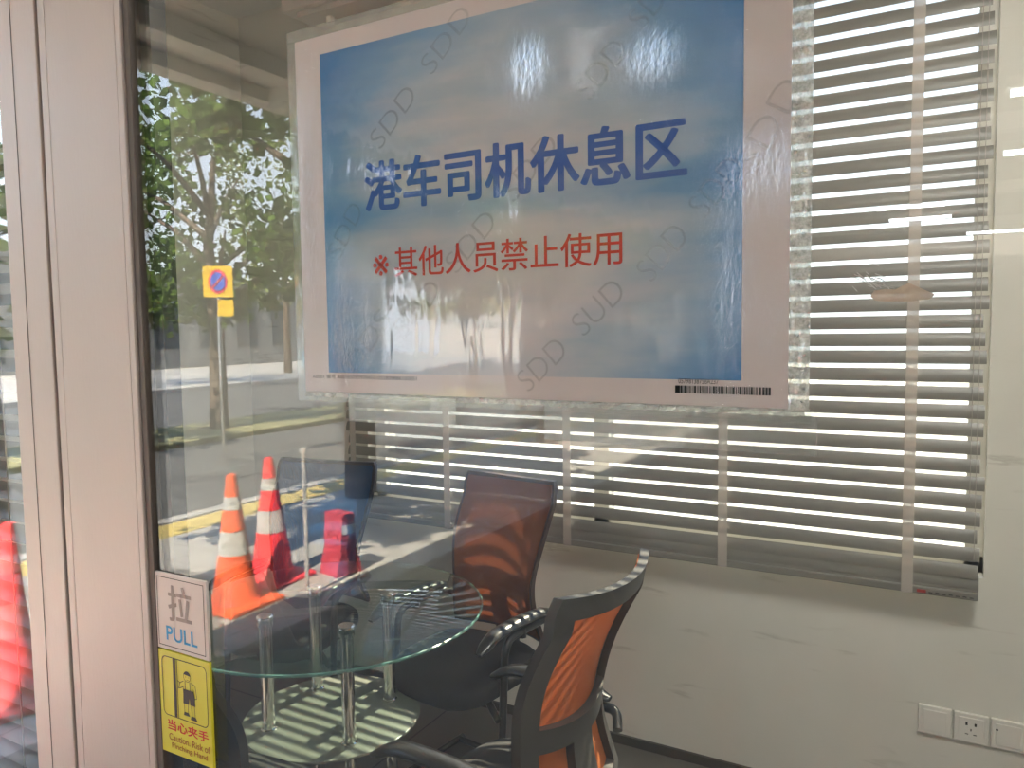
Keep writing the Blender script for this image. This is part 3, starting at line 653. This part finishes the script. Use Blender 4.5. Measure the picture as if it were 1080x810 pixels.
# trees
def tree(x, yy, h, rc, label, seed, leafcol, n=2600, zmin=.36):
    rnd = random.Random(seed); e = empty('street_tree', (x, yy, -.2)); tag(e, label, 'tree', 'street trees beyond the road')
    tk = MB(); tk.tube([(0, 0, 0), (.05, .03, h*.3), (.0, .1, h*.55), (.1, .0, h*.8)], [.17, .13, .09, .04], 10)
    for i in range(9):
        a = rnd.uniform(0, 6.28); zz = h*rnd.uniform(.35, .65); tk.tube([(0.02, .05, zz), (math.cos(a)*rc*.4, math.sin(a)*rc*.4, zz+h*.12), (math.cos(a)*rc*.8, math.sin(a)*rc*.8, zz+h*.2)], [.06, .04, .015], 6)
    tk.build('trunk', M_bark, e, True)
    vs, fs = [], []
    clumps = []
    for i in range(38):
        a = rnd.uniform(0, 6.28); rr_ = rc*math.sqrt(rnd.random()); zz = h*rnd.uniform(zmin, 1.0); k = 1-abs(zz/h-(zmin+1)/2)*1.1; clumps.append((math.cos(a)*rr_*k, math.sin(a)*rr_*k, zz, rnd.uniform(.25, .55)*rc/2.2))
    for i in range(n):
        c = rnd.choice(clumps); p = Vector((rnd.gauss(c[0], c[3]*.6), rnd.gauss(c[1], c[3]*.6), rnd.gauss(c[2], c[3]*.5)))
        d1 = Vector((rnd.gauss(0, 1), rnd.gauss(0, 1), rnd.gauss(-.6, .6))).normalized(); d2 = d1.cross(Vector((rnd.gauss(0, 1), rnd.gauss(0, 1), rnd.gauss(0, 1)))).normalized()
        L_, W_ = rnd.uniform(.12, .22), rnd.uniform(.045, .08); b = len(vs)
        vs += [p-d1*L_*.5, p+d2*W_, p+d1*L_*.5, p-d2*W_]; fs.append((b, b+1, b+2, b+3))
    me = bpy.data.meshes.new('foliage'); me.from_pydata(vs, [], fs); me.materials.append(leafcol); o = bpy.data.objects.new('foliage', me); COL.objects.link(o); o.parent = e
M_bark = mat('bark', (.10, .075, .055), .9, 0, .3, 6)
def leafm(name, c):
    t = NT(name); d = t.N('BsdfDiffuse'); l = t.N('BsdfTranslucent'); oi = t.noise(t.coord(), 1.3, 2)
    cc = t.ramp(oi, [(.3, tuple(q*.6 for q in c)), (.7, tuple(q*1.3 for q in c))]); t.L(cc, d.inputs[0]); t.L(cc, l.inputs[0]); m = t.N('MixShader'); m.inputs[0].default_value = .4
    t.L(d.outputs[0], m.inputs[1]); t.L(l.outputs[0], m.inputs[2]); t.L(m.outputs[0], t.out.inputs[0]); return t.m
L1, L2 = leafm('green_leaf', (.10, .16, .035)), leafm('pale_leaf', (.20, .24, .06))
tree(-11.0, -8.6, 6.0, 2.3, 'dense leafy tree beyond the yellow sign, mirrored in the glass', 1, L1, 2600)
tree(-10.8, -16.4, 6.4, 2.0, 'pale green tree beside the canopy edge, mirrored in the glass', 2, L2, 2600)
tree(-21.0, -13.2, 8.2, 2.8, 'tall tree mirrored behind the dark door edge', 3, L1, 3600)
tree(-11.2, -3.9, 5.2, 1.7, 'broad tree mirrored in the side glass left of the frame', 4, L1, 3000)
tree(-23.0, -22.0, 9.4, 3.2, 'distant tree between the buildings, mirrored in the glass', 5, L2, 3200)
tree(-5.0, -5.3, 6.4, 1.9, 'kerbside tree added to shade the pavement, mirrored behind the notice', 6, L1, 5200)  # added tree, its crown throws shade on the pavement
tree(-5.0, -9.4, 6.6, 1.9, 'second kerbside tree added to shade the pavement further down', 8, L1, 5200)  # another added tree that carries the pavement shade further
tree(-4.12, -1.42, 7.2, 1.45, 'unseen kerbside tree added beside the side glass to shade the pavement', 11, L1, 12000, .55)  # added out of view, only its shade on the pavement matters
# far buildings
def building(x0, y0, x1, y1, h, m, label, rows, cols):
    e = empty('street_building', ((x0+x1)/2, (y0+y1)/2, -.1)); tag(e, label, 'building', 'buildings across the road')
    a, b = (x1-x0)/2, (y1-y0)/2
    MB().box(-a, -b, 0, a, b, h).build('wall', m, e); MB().box(-a-.2, -b-.2, h, a+.2, b+.2, h+.3).build('roof', M_grey, e)
    for i in range(rows):
        for j in range(cols):
            yy = -b+(j+.5)*2*b/cols; zz = (i+.5)*h/rows; MB().box(a, yy-b/cols*.55, zz-h/rows*.25, a+.05, yy+b/cols*.55, zz+h/rows*.25).build('window', M_dkwin, e)
M_dkwin = mat('dark_window', (.04, .05, .06), .1); M_bl = mat('pale_building', (.50, .50, .47), .8); M_bb = mat('blue_hoarding', (.10, .28, .42), .6)
building(-38, -34, -32, -22, 4.2, M_grey, 'grey low building across the road, mirrored below the trees', 1, 5)
building(-40, -20, -34, -2, 5.0, M_grey, 'long grey building mirrored in the side glass', 2, 7)
building(-30, -50, -20, -42, 6, M_bl, 'pale building far down the road, mirrored beside the notice', 2, 3)
hd = empty('hoarding', (-25, -26, -.13), 60); tag(hd, 'blue and grey street hoarding mirrored left of the notice', 'hoarding')
MB().box(-3.2, -.05, .3, 3.2, .05, 1.0).build('blue_panel', M_bb, hd); MB().box(-2.2, -.04, 1.0, 1.4, .06, 3.6).build('grey_panel', M_grey, hd)
for x in (-3, -1, 1, 3): MB().box(x-.06, -.06, 0, x+.06, .12, 1.1).build('post', M_grey, hd)
